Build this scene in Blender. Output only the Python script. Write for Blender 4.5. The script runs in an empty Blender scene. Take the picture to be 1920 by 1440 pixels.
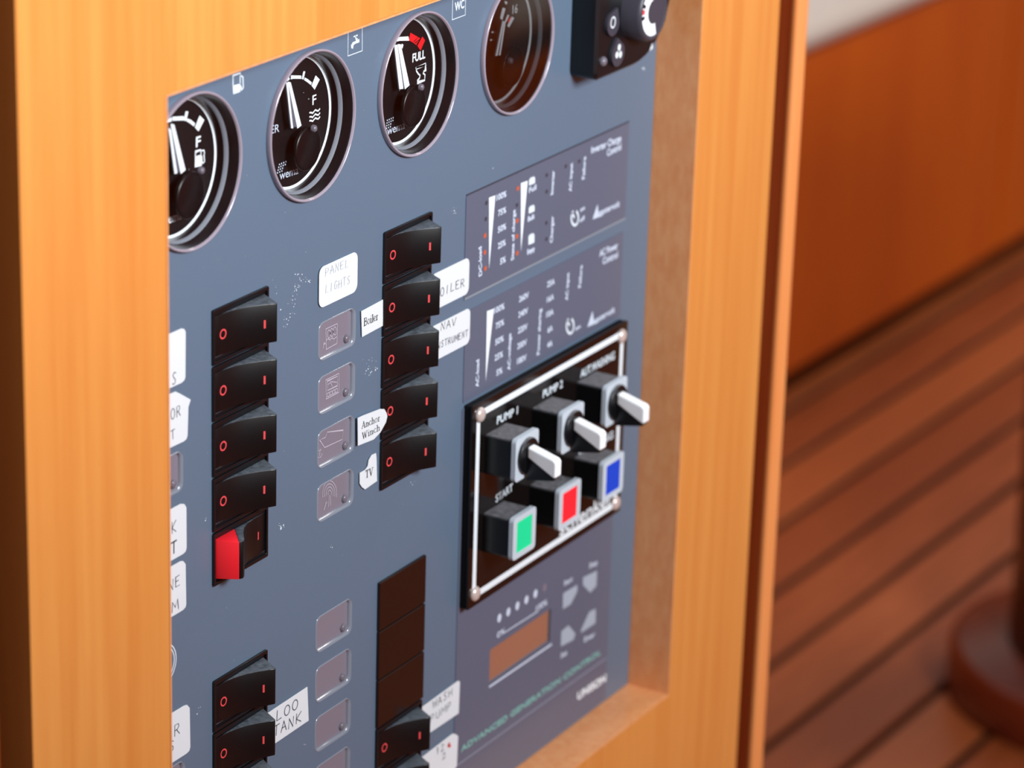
import bpy, bmesh, math, random
from mathutils import Vector, Matrix
random.seed(7)
scene = bpy.context.scene
COL = scene.collection

# ---------------------------------------------------------------- camera
F_PX, CX, CY = 6100.0, 960.0, 720.0          # 1920 x 1440 frame
def _n(v):
    return v / v.length
_u = _n(Vector((3740, -2090, F_PX)))
_v = Vector((-516, 16880, F_PX)); _v = _n(_v - _u * _u.dot(_v))
_z = -_v
_y = _z.cross(_u)
ROT = Matrix((_u, _y, _z))                    # camera (right, down, forward) -> world
CAM = -(ROT @ (Vector((640 - CX, 720 - CY, F_PX)) / F_PX)) * 1.18
cd = bpy.data.cameras.new('camera')
cam = bpy.data.objects.new('camera', cd); COL.objects.link(cam)
m = Matrix((ROT.col[0], -ROT.col[1], -ROT.col[2])).transposed().to_4x4()
m.translation = CAM
cam.matrix_world = m
cd.sensor_width = 36; cd.lens = 36 * F_PX / 1920; cd.clip_start = 0.02; cd.clip_end = 60
cd.dof.use_dof = True; cd.dof.focus_distance = 1.165; cd.dof.aperture_fstop = 11.5
scene.camera = cam

# ---------------------------------------------------------------- light
scene.view_settings.view_transform = 'Standard'
scene.view_settings.look = 'None'
scene.view_settings.gamma = 1.0
scene.view_settings.use_curve_mapping = False
scene.view_settings.exposure = 0.0
w = bpy.data.worlds.new('world'); scene.world = w; w.use_nodes = True
w.node_tree.nodes['Background'].inputs[0].default_value = (0.90, 0.95, 1.0, 1)
w.node_tree.nodes['Background'].inputs[1].default_value = 0.26
def area(name, loc, target, size, power, color=(1, 1, 1)):
    l = bpy.data.lights.new(name, 'AREA'); l.shape = 'RECTANGLE'
    l.size, l.size_y = size; l.energy = power; l.color = color
    o = bpy.data.objects.new(name, l); COL.objects.link(o); o.location = loc
    o.rotation_euler = (Vector(target) - Vector(loc)).to_track_quat('-Z', 'Y').to_euler()
    return o
area('deck_hatch_light', (-0.18, -1.25, 0.62), (0.08, 0, 0.05), (0.5, 0.4), 38.0, (0.92, 0.97, 1.0))
area('saloon_hatch_light', (2.0, -0.3, 1.3), (2.0, -0.2, -0.75), (0.6, 0.6), 23.0, (1.0, 0.95, 0.88))

# ---------------------------------------------------------------- pixel helpers
def ray(x, y):
    return ROT @ Vector((x - CX, y - CY, F_PX))
def P(x, y, Y=0.0):
    r = ray(x, y); return CAM + r * ((Y - CAM.y) / r.y)
def PZ(x, y, z):
    r = ray(x, y); return CAM + r * ((z - CAM.z) / r.z)
def crop(x0, y0, s):
    return lambda x, y: (x0 + x * s, y0 + y * s)
cA = crop(280, 60, .2918); cB = crop(620, 0, .2292); cD = crop(300, 500, .2083)
cE = crop(300, 780, .2361); cF = crop(580, 380, .2083); cG = crop(580, 640, .25)
cH = crop(300, 1100, .2361); cI = crop(840, 220, .2083); cJ = crop(840, 430, .2153)
cK = crop(840, 590, .2153); cL = crop(840, 850, .2153); cM = crop(680, 1020, .1667)
cN = crop(680, 1220, .1667); cO = crop(840, 1030, .2848); cQ = crop(310, 600, .236)
cR = crop(310, 920, .236); c1 = crop(310, 180, .1042); c2 = crop(500, 100, .0972)
c3 = crop(720, 40, .0972); c4 = crop(890, 0, .0833); c1b = crop(310, 330, .1042)
cHt = crop(1040, 0, .1198); cW = crop(1060, 640, .15274); cS = crop(990, 860, 1/7.2)
def xz(pts, c=None, Y=0.0):
    out = []
    for p in pts:
        q = P(*(c(*p) if c else p), Y); out.append((q.x, q.z))
    return out

# ---------------------------------------------------------------- materials
def lin(h):
    h = h.lstrip('#'); r = []
    for i in (0, 2, 4):
        c = int(h[i:i+2], 16) / 255
        r.append(c / 12.92 if c <= .04045 else ((c + .055) / 1.055) ** 2.4)
    return tuple(r) + (1,)
def mat(name, col, rough=.5, metal=0., spec=.5, coat=0., coat_r=.1, noise=0., nscale=800., bump=0., bscale=800.):
    m = bpy.data.materials.new(name); m.use_nodes = True
    nt = m.node_tree; b = nt.nodes['Principled BSDF']
    c = lin(col) if isinstance(col, str) else tuple(col) + (1,)
    b.inputs['Base Color'].default_value = c
    b.inputs['Roughness'].default_value = rough; b.inputs['Metallic'].default_value = metal
    b.inputs['Specular IOR Level'].default_value = spec
    b.inputs['Coat Weight'].default_value = coat; b.inputs['Coat Roughness'].default_value = coat_r
    if noise or bump:
        g = nt.nodes.new('ShaderNodeNewGeometry')
    if noise:
        n = nt.nodes.new('ShaderNodeTexNoise'); n.inputs['Scale'].default_value = nscale
        n.inputs['Detail'].default_value = 3
        nt.links.new(g.outputs['Position'], n.inputs['Vector'])
        mr = nt.nodes.new('ShaderNodeMapRange')
        mr.inputs['From Min'].default_value = .3; mr.inputs['From Max'].default_value = .7
        mr.inputs['To Min'].default_value = 1 - noise; mr.inputs['To Max'].default_value = 1 + noise
        nt.links.new(n.outputs['Fac'], mr.inputs['Value'])
        mx = nt.nodes.new('ShaderNodeVectorMath'); mx.operation = 'SCALE'
        mx.inputs[0].default_value = c[:3]
        nt.links.new(mr.outputs[0], mx.inputs['Scale'])
        nt.links.new(mx.outputs[0], b.inputs['Base Color'])
    if bump:
        n2 = nt.nodes.new('ShaderNodeTexNoise'); n2.inputs['Scale'].default_value = bscale
        nt.links.new(g.outputs['Position'], n2.inputs['Vector'])
        bp = nt.nodes.new('ShaderNodeBump'); bp.inputs['Strength'].default_value = bump
        bp.inputs['Distance'].default_value = .0004
        nt.links.new(n2.outputs['Fac'], bp.inputs['Height'])
        nt.links.new(bp.outputs[0], b.inputs['Normal'])
    return m
def wood(name, cols, gscale, strip=None, offset=0., rough=.35, coat=.25, strip_amt=.5, objvar=0.):
    """cols: two tones; gscale: noise scale per axis; strip: veneer strip width along X"""
    m = bpy.data.materials.new(name); m.use_nodes = True
    nt = m.node_tree; b = nt.nodes['Principled BSDF']; N = nt.nodes.new; L = nt.links.new
    b.inputs['Roughness'].default_value = rough
    b.inputs['Coat Weight'].default_value = coat; b.inputs['Coat Roughness'].default_value = .2
    g = N('ShaderNodeNewGeometry')
    mp = N('ShaderNodeMapping'); mp.inputs['Scale'].default_value = gscale
    L(g.outputs['Position'], mp.inputs['Vector'])
    n = N('ShaderNodeTexNoise'); n.inputs['Scale'].default_value = 1; n.inputs['Detail'].default_value = 5
    n.inputs['Roughness'].default_value = .6
    L(mp.outputs[0], n.inputs['Vector'])
    fac = n.outputs['Fac']
    def math_(op, a, bb):
        q = N('ShaderNodeMath'); q.operation = op
        for i, s in enumerate((a, bb)):
            if hasattr(s, 'is_linked'): L(s, q.inputs[i])
            else: q.inputs[i].default_value = s
        return q.outputs[0]
    if strip:
        sp = N('ShaderNodeSeparateXYZ'); L(g.outputs['Position'], sp.inputs[0])
        k = math_('FLOOR', math_('DIVIDE', math_('ADD', sp.outputs['X'], offset), strip), 0)
        wn = N('ShaderNodeTexWhiteNoise'); wn.noise_dimensions = '1D'; L(k, wn.inputs['W'])
        fac = math_('ADD', fac, math_('MULTIPLY', math_('SUBTRACT', wn.outputs['Value'], .5), strip_amt))
    if objvar:
        oi = N('ShaderNodeObjectInfo')
        fac = math_('ADD', fac, math_('MULTIPLY', math_('SUBTRACT', oi.outputs['Random'], .5), objvar))
    cr = N('ShaderNodeValToRGB'); e = cr.color_ramp.elements
    e[0].position = .3; e[0].color = lin(cols[0]); e[1].position = .7; e[1].color = lin(cols[1])
    L(fac, cr.inputs[0]); L(cr.outputs[0], b.inputs['Base Color'])
    bp = N('ShaderNodeBump'); bp.inputs['Strength'].default_value = .12; bp.inputs['Distance'].default_value = .0003
    L(n.outputs['Fac'], bp.inputs['Height']); L(bp.outputs[0], b.inputs['Normal'])
    return m
M = {}
M['wood'] = wood('orange_veneer', ('#cc7e3a', '#d68f48'), (170, 60, 5), strip=.0395, offset=.2072, strip_amt=.18)
M['wood_side'] = wood('lining_veneer', ('#dd8e56', '#e8a46e'), (300, 300, 120), strip=None, rough=.3)
M['wood_gap_shade'] = wood('gap_shaded_timber', ('#863210', '#98421a'), (200, 200, 6), rough=.4)  # board edges and post side, the gap's shade put into the dark colour
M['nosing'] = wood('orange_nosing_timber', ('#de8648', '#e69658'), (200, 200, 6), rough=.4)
M['wood_dark'] = wood('brown_settee_veneer', ('#c45402', '#d06004'), (14, 14, 1.5), rough=.4, coat=.1)
M['teak'] = wood('teak_plank', ('#8c421c', '#a6562a'), (8, 90, 60), rough=.45, coat=.1, objvar=.5)
M['caulk'] = mat('black_caulk', '#1c1110', .9, spec=.1)
M['column'] = wood('dark_brown_timber', ('#4a2a14', '#54341c'), (40, 40, 3), rough=.4)
M['flange'] = wood('mahogany', ('#5e1c06', '#6a240a'), (30, 30, 30), rough=.35)
M['cream'] = mat('cream_fabric', '#f0ebe2', .8, noise=.05, nscale=400, bump=.3, bscale=900)
M['panel'] = mat('slate_grey_panel', '#5a6b7f', .34, noise=.05, nscale=2600, bump=.06, bscale=2500)
M['membrane'] = mat('dim_grey_membrane', '#595f72', .30, noise=.04, nscale=2600)
M['black'] = mat('black_plastic', '#0c0d11', .33, spec=.5)
M['blackm'] = mat('matt_black_foam', '#08090c', .8, spec=.2, bump=.6, bscale=1500)
M['gloss'] = mat('black_gloss_plate', '#120d0c', .12, spec=.6)
M['brown_gloss'] = mat('brown_black_cover', '#1f100c', .22, spec=.5)
M['dial'] = mat('black_dial', '#0e090b', .4)
M['wallblk'] = mat('gauge_wall', '#171316', .22, spec=.6)
M['hub'] = mat('black_hub', '#0c080a', .32, spec=.35)
M['white'] = mat('white_print', '#e2e9ef', .5)
M['paleprint'] = mat('pale_grey_print', '#c6d0e2', .5)
M['ledge'] = mat('pale_grey_ring', '#868a94', .3)
M['rim'] = mat('clear_acrylic_rim', '#9a8f9c', .12, spec=.7, coat=.6)
M['paper'] = mat('white_paper', '#d2d5da', .75)
M['ink'] = mat('grey_ink', '#3c3f48', .8)
M['inkb'] = mat('black_ink', '#1c1d22', .8)
M['inkfaint'] = mat('faint_ink', '#b6babf', .8)
M['redprint'] = mat('red_print', '#d8464a', .5)
M['redplastic'] = mat('red_plastic', '#ff2634', .35)
M['dialred'] = mat('dial_red', '#f0141c', .5)
M['legend'] = mat('mauve_grey_legend', '#7a727e', .28, noise=.03, nscale=1500)
M['legend_rim'] = mat('grey_acrylic_bevel', '#7d828e', .14, spec=.7, coat=.5)
M['iconline'] = mat('pale_icon_line', '#b7aebb', .5)
M['iconblue'] = mat('pale_blue_icon', '#d3dde6', .5)
M['led'] = mat('dark_led', '#6c6670', .15)
M['orange'] = mat('orange_led', '#c05a38', .4)
M['silver'] = mat('silver_bezel', '#bcc6d0', .35, spec=.5)
M['screw'] = mat('steel_screw', '#d8c8c2', .25, metal=.35)
M['handle'] = mat('white_handle', '#f2f4f8', .4)
M['green'] = mat('green_cap', '#04d894', .4)
M['blue'] = mat('blue_cap', '#0042c4', .4)
M['greenprint'] = mat('green_print', '#78aca6', .5)
M['lcd'] = mat('amber_lcd', '#986650', .15, spec=.5)
M['rule'] = mat('grey_rule', '#84889c', .5)
M['keys'] = mat('pale_keys', '#9fa9b8', .45)
M['darkgrey'] = mat('dark_grey_plastic', '#3c3a44', .4)
M['residue'] = mat('adhesive_residue', '#c6d0da', .7)
M['needlemid'] = mat('needle_groove', '#5a5664', .5)
# dusty plastic: dust lies on faces that look up
def dusty(name, col, dust):
    m = mat(name, col, .36, spec=.45)
    nt = m.node_tree; N = nt.nodes.new; L = nt.links.new; b = nt.nodes['Principled BSDF']
    g = N('ShaderNodeNewGeometry'); s = N('ShaderNodeSeparateXYZ'); L(g.outputs['Normal'], s.inputs[0])
    mr = N('ShaderNodeMapRange'); mr.inputs['From Min'].default_value = .6; mr.inputs['From Max'].default_value = .95
    L(s.outputs['Z'], mr.inputs['Value'])
    n = N('ShaderNodeTexNoise'); n.inputs['Scale'].default_value = 500; n.inputs['Detail'].default_value = 6
    L(g.outputs['Position'], n.inputs['Vector'])
    q = N('ShaderNodeMath'); q.operation = 'MULTIPLY'; L(mr.outputs[0], q.inputs[0]); L(n.outputs['Fac'], q.inputs[1])
    mx = N('ShaderNodeMix'); mx.data_type = 'RGBA'
    mx.inputs[6].default_value = lin(col); mx.inputs[7].default_value = lin(dust)
    L(q.outputs[0], mx.inputs[0]); L(mx.outputs[2], b.inputs['Base Color'])
    r = N('ShaderNodeMapRange'); r.inputs['To Min'].default_value = .36; r.inputs['To Max'].default_value = .8
    L(q.outputs[0], r.inputs['Value']); L(r.outputs[0], b.inputs['Roughness'])
    return m
M['rocker'] = dusty('black_rocker_plastic', '#050609', '#6d7580')
M['switchbody'] = dusty('black_switch_body', '#08090c', '#8c8a90')
def clear_glass(name, ior):
    m = bpy.data.materials.new(name); m.use_nodes = True
    nt = m.node_tree; nt.nodes.clear(); N = nt.nodes.new; L = nt.links.new
    o = N('ShaderNodeOutputMaterial'); mx = N('ShaderNodeMixShader'); t = N('ShaderNodeBsdfTransparent')
    gl = N('ShaderNodeBsdfGlossy'); gl.inputs['Roughness'].default_value = .03
    fr = N('ShaderNodeFresnel'); fr.inputs['IOR'].default_value = ior
    L(fr.outputs[0], mx.inputs[0]); L(t.outputs[0], mx.inputs[1]); L(gl.outputs[0], mx.inputs[2]); L(mx.outputs[0], o.inputs[0])
    return m
M['lens'] = clear_glass('clear_lens', 1.3); M['lens_old'] = clear_glass('reflective_lens', 2.5)

# ---------------------------------------------------------------- object helpers
def thing(name, label, cat, loc, group=None, rz=0.):
    o = bpy.data.objects.new(name, None); COL.objects.link(o); o.location = loc; o.rotation_euler.z = rz
    o.empty_display_size = .01
    o['label'] = label; o['category'] = cat
    if group: o['group'] = group
    return o
def root(o):
    v = Vector((0, 0, 0))
    while o is not None:
        v += o.location; o = o.parent
    return v
def link(name, me, mt, parent=None, loc=None):
    o = bpy.data.objects.new(name, me); COL.objects.link(o)
    if mt and not me.materials: me.materials.append(M[mt])
    if parent is not None: o.parent = parent
    if loc is not None: o.location = loc
    return o
def obj(name, vf, mt, parent=None, smooth=False, world=True):
    """vf = (verts, faces); verts in world coordinates (shifted into the parent's frame) unless world=False"""
    vs, fs = vf
    if world and parent is not None:
        r = root(parent); vs = [(v[0]-r.x, v[1]-r.y, v[2]-r.z) for v in vs]
    me = bpy.data.meshes.new(name); me.from_pydata(vs, [], fs)
    if smooth:
        for p in me.polygons: p.use_smooth = True
    me.update()
    return link(name, me, mt, parent)
def struct(o):
    o['kind'] = 'structure'; return o
def join(*vfs):
    V, Fc = [], []
    for v, f in vfs:
        k = len(V); V += list(v); Fc += [tuple(i + k for i in q) for q in f]
    return V, Fc
def ccw(p):
    a = sum(p[i][0]*p[(i+1) % len(p)][1] - p[(i+1) % len(p)][0]*p[i][1] for i in range(len(p)))
    return list(p) if a > 0 else list(p)[::-1]
def prism(poly, y0, y1, shrink=None):
    """poly in (x,z); front cap at y0 (nearer the viewer, smaller y), back cap at y1"""
    p = ccw(poly); n = len(p)
    f = p
    V = [(x, y0, z) for x, z in f] + [(x, y1, z) for x, z in p]
    Fc = [tuple(range(n)), tuple(range(2*n-1, n-1, -1))]
    for i in range(n):
        j = (i+1) % n; Fc.append((i, n+i, n+j, j))
    return V, Fc
def flat(poly, y):
    p = ccw(poly); return [(x, y, z) for x, z in p], [tuple(range(len(p)))]
def rrect(x0, z0, x1, z1, r, k=5):
    out = []
    if not isinstance(r, (tuple, list)): r = (r,)*4      # br, tr, tl, bl
    for (cx, cz, a0, rr) in ((x1, z0, -90, r[0]), (x1, z1, 0, r[1]), (x0, z1, 90, r[2]), (x0, z0, 180, r[3])):
        sx = 1 if cx == x1 else -1; sz = 1 if cz == z1 else -1
        for i in range(k+1):
            a = math.radians(a0 + 90*i/k)
            out.append((cx - sx*rr + rr*math.cos(a), cz - sz*rr + rr*math.sin(a)))
    return out
def bevel_slab(x0, z0, x1, z1, r, y0, y1, b, k=5):
    """rounded slab whose front edge is chamfered by b"""
    A = rrect(x0, z0, x1, z1, r, k)
    rb = [max(q-b, .00005) for q in (r if isinstance(r, (tuple, list)) else (r,)*4)]
    B = rrect(x0+b, z0+b, x1-b, z1-b, rb, k); n = len(A)
    V = [(x, y0, z) for x, z in B] + [(x, y0+b, z) for x, z in A] + [(x, y1, z) for x, z in A]
    Fc = [tuple(range(n)), tuple(range(3*n-1, 2*n-1, -1))]
    for s in (0, n):
        for i in range(n):
            j = (i+1) % n; Fc.append((s+i, s+n+i, s+n+j, s+j))
    return V, Fc
def frame_ring(outer, inner, y0, y1):
    """ring between two loops with the same number of points; front y0, back y1"""
    n = len(outer)
    V = [(x, y0, z) for x, z in outer] + [(x, y0, z) for x, z in inner] + [(x, y1, z) for x, z in outer] + [(x, y1, z) for x, z in inner]
    Fc = []
    for i in range(n):
        j = (i+1) % n
        Fc += [(i, j, n+j, n+i), (i, 2*n+i, 2*n+j, j), (n+i, n+j, 3*n+j, 3*n+i)]
    return V, Fc
def lathe(c, prof, n=64, a0=0., a1=360.):
    """profile of (r, y) around an axis along Y through c=(x,z)"""
    V, Fc = [], []; k = len(prof); full = abs(a1-a0) >= 360
    cnt = n if full else n+1
    for i in range(cnt):
        a = math.radians(a0 + (a1-a0)*i/n); ca, sa = math.cos(a), math.sin(a)
        V += [(c[0]+r*ca, y, c[1]+r*sa) for r, y in prof]
    for i in range(n):
        j = (i+1) % cnt
        for q in range(k-1): Fc.append((i*k+q, j*k+q, j*k+q+1, i*k+q+1))
    return V, Fc
def circle(c, r, n=40, rx=None):
    return [(c[0]+(rx or r)*math.cos(2*math.pi*i/n), c[1]+r*math.sin(2*math.pi*i/n)) for i in range(n)]
def ribbon(pts, wd, y, closed=False, wd2=None):
    """flat stroke of width wd along an (x,z) polyline"""
    V, Fc = [], []
    q = list(pts) + ([pts[0]] if closed else [])
    n = len(q)
    for i in range(n):
        a = q[i-1] if i else (q[-2] if closed else q[0]); b = q[i+1] if i < n-1 else (q[1] if closed else q[-1])
        d = Vector((b[0]-a[0], b[1]-a[1]))
        if d.length < 1e-9: d = Vector((1, 0))
        d.normalize()
        d0 = Vector((q[i][0]-a[0], q[i][1]-a[1]));
        s = 1.
        if d0.length > 1e-9 and (0 < i < n-1 or closed):
            d0.normalize(); s = 1/max(.45, abs(d0.dot(d)))
        nx, nz = -d.y*wd/2*s, d.x*wd/2*s
        if (i == 0 or i == n-1) and not closed:
            e = -wd*.3 if i == 0 else wd*.3
            ox, oz = d.x*e, d.y*e
        else: ox = oz = 0
        V += [(q[i][0]+nx+ox, y, q[i][1]+nz+oz), (q[i][0]-nx+ox, y, q[i][1]-nz+oz)]
    for i in range(n-1): Fc.append((2*i+1, 2*i+3, 2*i+2, 2*i))
    return V, Fc
def holed(outer, holes, y0, y1):
    """plate with holes (curve fill)"""
    cu = bpy.data.curves.new('plate', 'CURVE'); cu.dimensions = '2D'; cu.fill_mode = 'BOTH'; cu.extrude = abs(y1-y0)/2
    for p in [outer] + holes:
        s = cu.splines.new('POLY'); s.points.add(len(p)-1); s.use_cyclic_u = True
        for i, (x, z) in enumerate(p): s.points[i].co = (x, z, 0, 1)
    o = bpy.data.objects.new('plate', cu)
    me = bpy.data.meshes.new_from_object(o)
    yc = (y0+y1)/2
    V = [(v.co.x, yc - v.co.z, v.co.y) for v in me.vertices]; Fc = [tuple(p.vertices) for p in me.polygons]
    bpy.data.objects.remove(o); bpy.data.curves.remove(cu); bpy.data.meshes.remove(me)
    return V, Fc
def box(x0, x1, y0, y1, z0, z1, bev=0., seg=2):
    bm = bmesh.new(); bmesh.ops.create_cube(bm, size=1)
    for v in bm.verts:
        v.co = ((x0+x1)/2 + v.co.x*(x1-x0), (y0+y1)/2 + v.co.y*(y1-y0), (z0+z1)/2 + v.co.z*(z1-z0))
    if bev: bmesh.ops.bevel(bm, geom=bm.edges[:], offset=bev, segments=seg, affect='EDGES', profile=.5)
    bm.verts.index_update()
    r = [tuple(v.co) for v in bm.verts], [tuple(v.index for v in f.verts) for f in bm.faces]
    bm.free(); return r
# --- lettering
_tc = {}
def font_mesh(s):
    if s not in _tc:
        cu = bpy.data.curves.new('t', 'FONT'); cu.body = s; cu.resolution_u = 3
        o = bpy.data.objects.new('t', cu); me = bpy.data.meshes.new_from_object(o)
        _tc[s] = ([(v.co.x, v.co.y) for v in me.vertices], [tuple(p.vertices) for p in me.polygons])
        bpy.data.objects.remove(o); bpy.data.curves.remove(cu); bpy.data.meshes.remove(me)
    return _tc[s]
def text_vf(s, p0, p1, cap, y, bold=0.):
    """printed text from p0 to p1 ((x,z) in metres), cap height in metres"""
    v, f = font_mesh(s)
    x0 = min(a for a, _ in v); x1 = max(a for a, _ in v)
    d = Vector((p1[0]-p0[0], p1[1]-p0[1])); Lg = d.length; d.normalize(); up = Vector((-d.y, d.x))
    sx = Lg/(x1-x0); sy = cap/.73
    V = []
    offs = [(0, 0)] if not bold else [(-bold, 0), (bold, 0), (0, -bold), (0, bold)]
    parts = []
    for k, (bx, bz) in enumerate(offs):
        parts.append(([(p0[0]+d.x*(a-x0)*sx+up.x*b*sy+bx, y-k*2e-6, p0[1]+d.y*(a-x0)*sx+up.y*b*sy+bz) for a, b in v], f))
    return join(*parts)
def ptext(s, a, b, cap_mm, parent, mt='white', c=None, Y=0., off=.00008, bold=0., name='lettering'):
    p = xz([a, b], c, Y)
    return obj(name, text_vf(s, p[0], p[1], cap_mm/1000, Y-off, bold/1000), mt, parent)
HW = {  # hand lettering strokes in a unit box
 'A': [[(0,0),(.45,1),(.9,0)],[(.15,.38),(.75,.42)]], 'B': [[(.05,0),(.05,1),(.6,.95),(.75,.75),(.55,.55),(.05,.52)],[(.55,.55),(.85,.35),(.7,.05),(.05,0)]],
 'E': [[(.8,1),(.1,.96),(.1,0),(.85,.03)],[(.1,.5),(.65,.55)]], 'G': [[(.85,.85),(.5,1),(.1,.6),(.2,.1),(.6,0),(.85,.2),(.85,.45),(.5,.45)]],
 'H': [[(.1,0),(.1,1)],[(.85,0),(.85,1)],[(.1,.5),(.85,.52)]], 'I': [[(.4,0),(.45,1)]], 'K': [[(.1,0),(.12,1)],[(.9,1),(.12,.45),(.9,0)]],
 'L': [[(.15,1),(.1,0),(.8,.05)]], 'M': [[(0,0),(.12,1),(.5,.35),(.88,1),(1,0)]], 'N': [[(.05,0),(.1,1),(.8,0),(.85,1)]],
 'O': [[(.45+.42*math.cos(t*.5236+.3), .5+.5*math.sin(t*.5236+.3)) for t in range(13)]], 'P': [[(.1,0),(.12,1),(.7,.95),(.8,.7),(.6,.5),(.12,.45)]],
 'R': [[(.1,0),(.12,1),(.7,.96),(.8,.72),(.55,.52),(.12,.48)],[(.4,.5),(.9,0)]], 'S': [[(.8,.9),(.5,1),(.2,.8),(.4,.55),(.7,.4),(.7,.1),(.4,0),(.1,.12)]],
 'T': [[(0,.98),(.95,1)],[(.48,1),(.45,0)]], 'U': [[(.08,1),(.12,.2),(.45,0),(.8,.2),(.85,1)]], 'V': [[(0,1),(.4,0),(.9,1)]],
 'W': [[(0,1),(.25,0),(.5,.8),(.75,0),(1,1)]], '1': [[(.2,.8),(.5,1),(.5,0)]], '2': [[(.1,.8),(.4,1),(.75,.8),(.6,.5),(.1,0),(.85,.05)]], '.': [[(.3,0),(.4,.05)]], ' ': []}
def hand_vf(s, p0, p1, cap, wd, y):
    d = Vector((p1[0]-p0[0], p1[1]-p0[1])); adv = d.length/len(s); d.normalize(); up = Vector((-d.y, d.x))
    out = []
    for i, ch in enumerate(s):
        jit = random.uniform(-.06, .06)
        for st in HW[ch]:
            pts = []
            for a, b in st:
                X = (i + .08 + a*.8)*adv; Z = (b + jit)*cap
                pts.append((p0[0]+d.x*X+up.x*Z, p0[1]+d.y*X+up.y*Z))
            out.append(ribbon(pts, wd, y))
    return join(*out)
def hand(s, a, b, cap_mm, parent, c=None, Y=0., wd=.3, mt='ink', off=.0007):
    p = xz([a, b], c, Y)
    return obj('handwriting', hand_vf(s, p[0], p[1], cap_mm/1000, wd/1000, Y-off), mt, parent)
# serif print: (strokes with width, serif bars)
SF = {'B': ([[(.12,0),(.12,1)]], [[(.12,1),(.5,1),(.62,.85),(.55,.6),(.12,.53)],[(.12,.53),(.55,.53),(.72,.3),(.6,.05),(.12,0)],[(0,1),(.25,1)],[(0,0),(.25,0)]], .8),
 'o': ([], [[(.3+.24*math.cos(t*.5236), .33+.33*math.sin(t*.5236)) for t in range(13)]], .66),
 'i': ([[(.2,0),(.2,.62)]], [[(.05,.62),(.2,.62)],[(.05,0),(.35,0)],[(.18,.88),(.24,.94)]], .42),
 'l': ([[(.2,0),(.2,1)]], [[(.05,1),(.2,1)],[(.05,0),(.35,0)]], .42),
 'e': ([[(.06,.2),(.06,.45)]], [[(.06,.36),(.5,.36),(.42,.6),(.26,.66),(.1,.55),(.05,.3),(.16,.06),(.34,0),(.5,.12)]], .6),
 'r': ([[(.18,0),(.18,.62)]], [[(.04,.62),(.18,.62)],[(.18,.45),(.32,.64),(.44,.6)],[(.04,0),(.34,0)]], .5),
 'A': ([[(.36,1),(.66,0)]], [[(.06,0),(.36,1)],[(.18,.35),(.55,.35)],[(0,0),(.16,0)],[(.54,0),(.78,0)]], .84),
 'n': ([[(.14,0),(.14,.62)],[(.5,0),(.5,.48)]], [[(0,.62),(.14,.62)],[(.14,.48),(.34,.64),(.5,.5)],[(.02,0),(.27,0)],[(.38,0),(.62,0)]], .68),
 'c': ([[(.07,.2),(.07,.45)]], [[(.48,.52),(.3,.66),(.1,.52),(.06,.28),(.18,.04),(.36,0),(.5,.12)]], .58),
 'h': ([[(.14,0),(.14,1)],[(.5,0),(.5,.48)]], [[(0,1),(.14,1)],[(.14,.48),(.34,.64),(.5,.5)],[(.02,0),(.27,0)],[(.38,0),(.62,0)]], .68),
 'W': ([[(.1,1),(.34,0)],[(.5,.9),(.72,0)]], [[(.34,0),(.56,1)],[(.72,0),(.94,1)],[(0,1),(.22,1)],[(.82,1),(1.02,1)]], 1.08),
 'T': ([[(.36,0),(.36,1)]], [[(.04,.8),(.06,1),(.66,1),(.68,.8)],[(.22,0),(.5,0)]], .74),
 'V': ([[(.12,1),(.4,0)]], [[(.4,0),(.68,1)],[(0,1),(.26,1)],[(.56,1),(.8,1)]], .84)}
def serif(s, a, b, cap_mm, parent, c, Y=0., off=.0007, mt='inkb'):
    p0, p1 = xz([a, b], c, Y); d = Vector((p1[0]-p0[0], p1[1]-p0[1])); tot = sum(SF[ch][2] for ch in s)
    k = d.length/tot; d.normalize(); up = Vector((-d.y, d.x)); cap = cap_mm/1000; x = 0; out = []
    for ch in s:
        th, tn, ad = SF[ch]
        for sts, wd in ((th, .16), (tn, .075)):
            for st in sts:
                out.append(ribbon([(p0[0]+d.x*(x+q)*k+up.x*r*cap, p0[1]+d.y*(x+q)*k+up.y*r*cap) for q, r in st], wd*cap, Y-off))
        x += ad
    return obj('printed_word', join(*out), mt, parent)

# ================================================================ the setting
FLOOR = -.75
X0, X1, ZT, ZB = -.1335, .2385, .1392, -.2131     # opening in the cabinet face
YF = -.02                                        # cabinet face plane
fx0, fx1 = -.2073, .3136
wf = struct(obj('wall_front', holed([(fx0, FLOOR+.002), (fx1, FLOOR+.002), (fx1, .9), (fx0, .9)], [[(X0-.0008, ZB-.0008), (X1+.0008, ZB-.0008), (X1+.0008, ZT+.0008), (X0-.0008, ZT+.0008)]], YF, YF+.019), 'wood'))
wf['label'] = 'orange wood cabinet face around the grey instrument panel'
def lining(name, vf): return obj(name, vf, 'wood_side', wf)
t = .0007
lining('recess_side', box(X1, X1+t, YF-.0002, .012, ZB-t, ZT+t))
lining('recess_side', box(X0-t, X0, YF-.0002, .012, ZB-t, ZT+t))
lining('recess_sill', box(X0, X1, YF-.0002, .012, ZB-t, ZB))
lining('recess_head', box(X0, X1, YF-.0002, .012, ZT, ZT+t))
obj('edge_side', box(fx0, fx0+.012, YF+.019, .30, FLOOR+.002, .9), 'wood_gap_shade', wf)
obj('edge_side', box(fx1-.012, fx1, YF+.019, .30, FLOOR+.002, .9), 'wood_gap_shade', wf)
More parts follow.
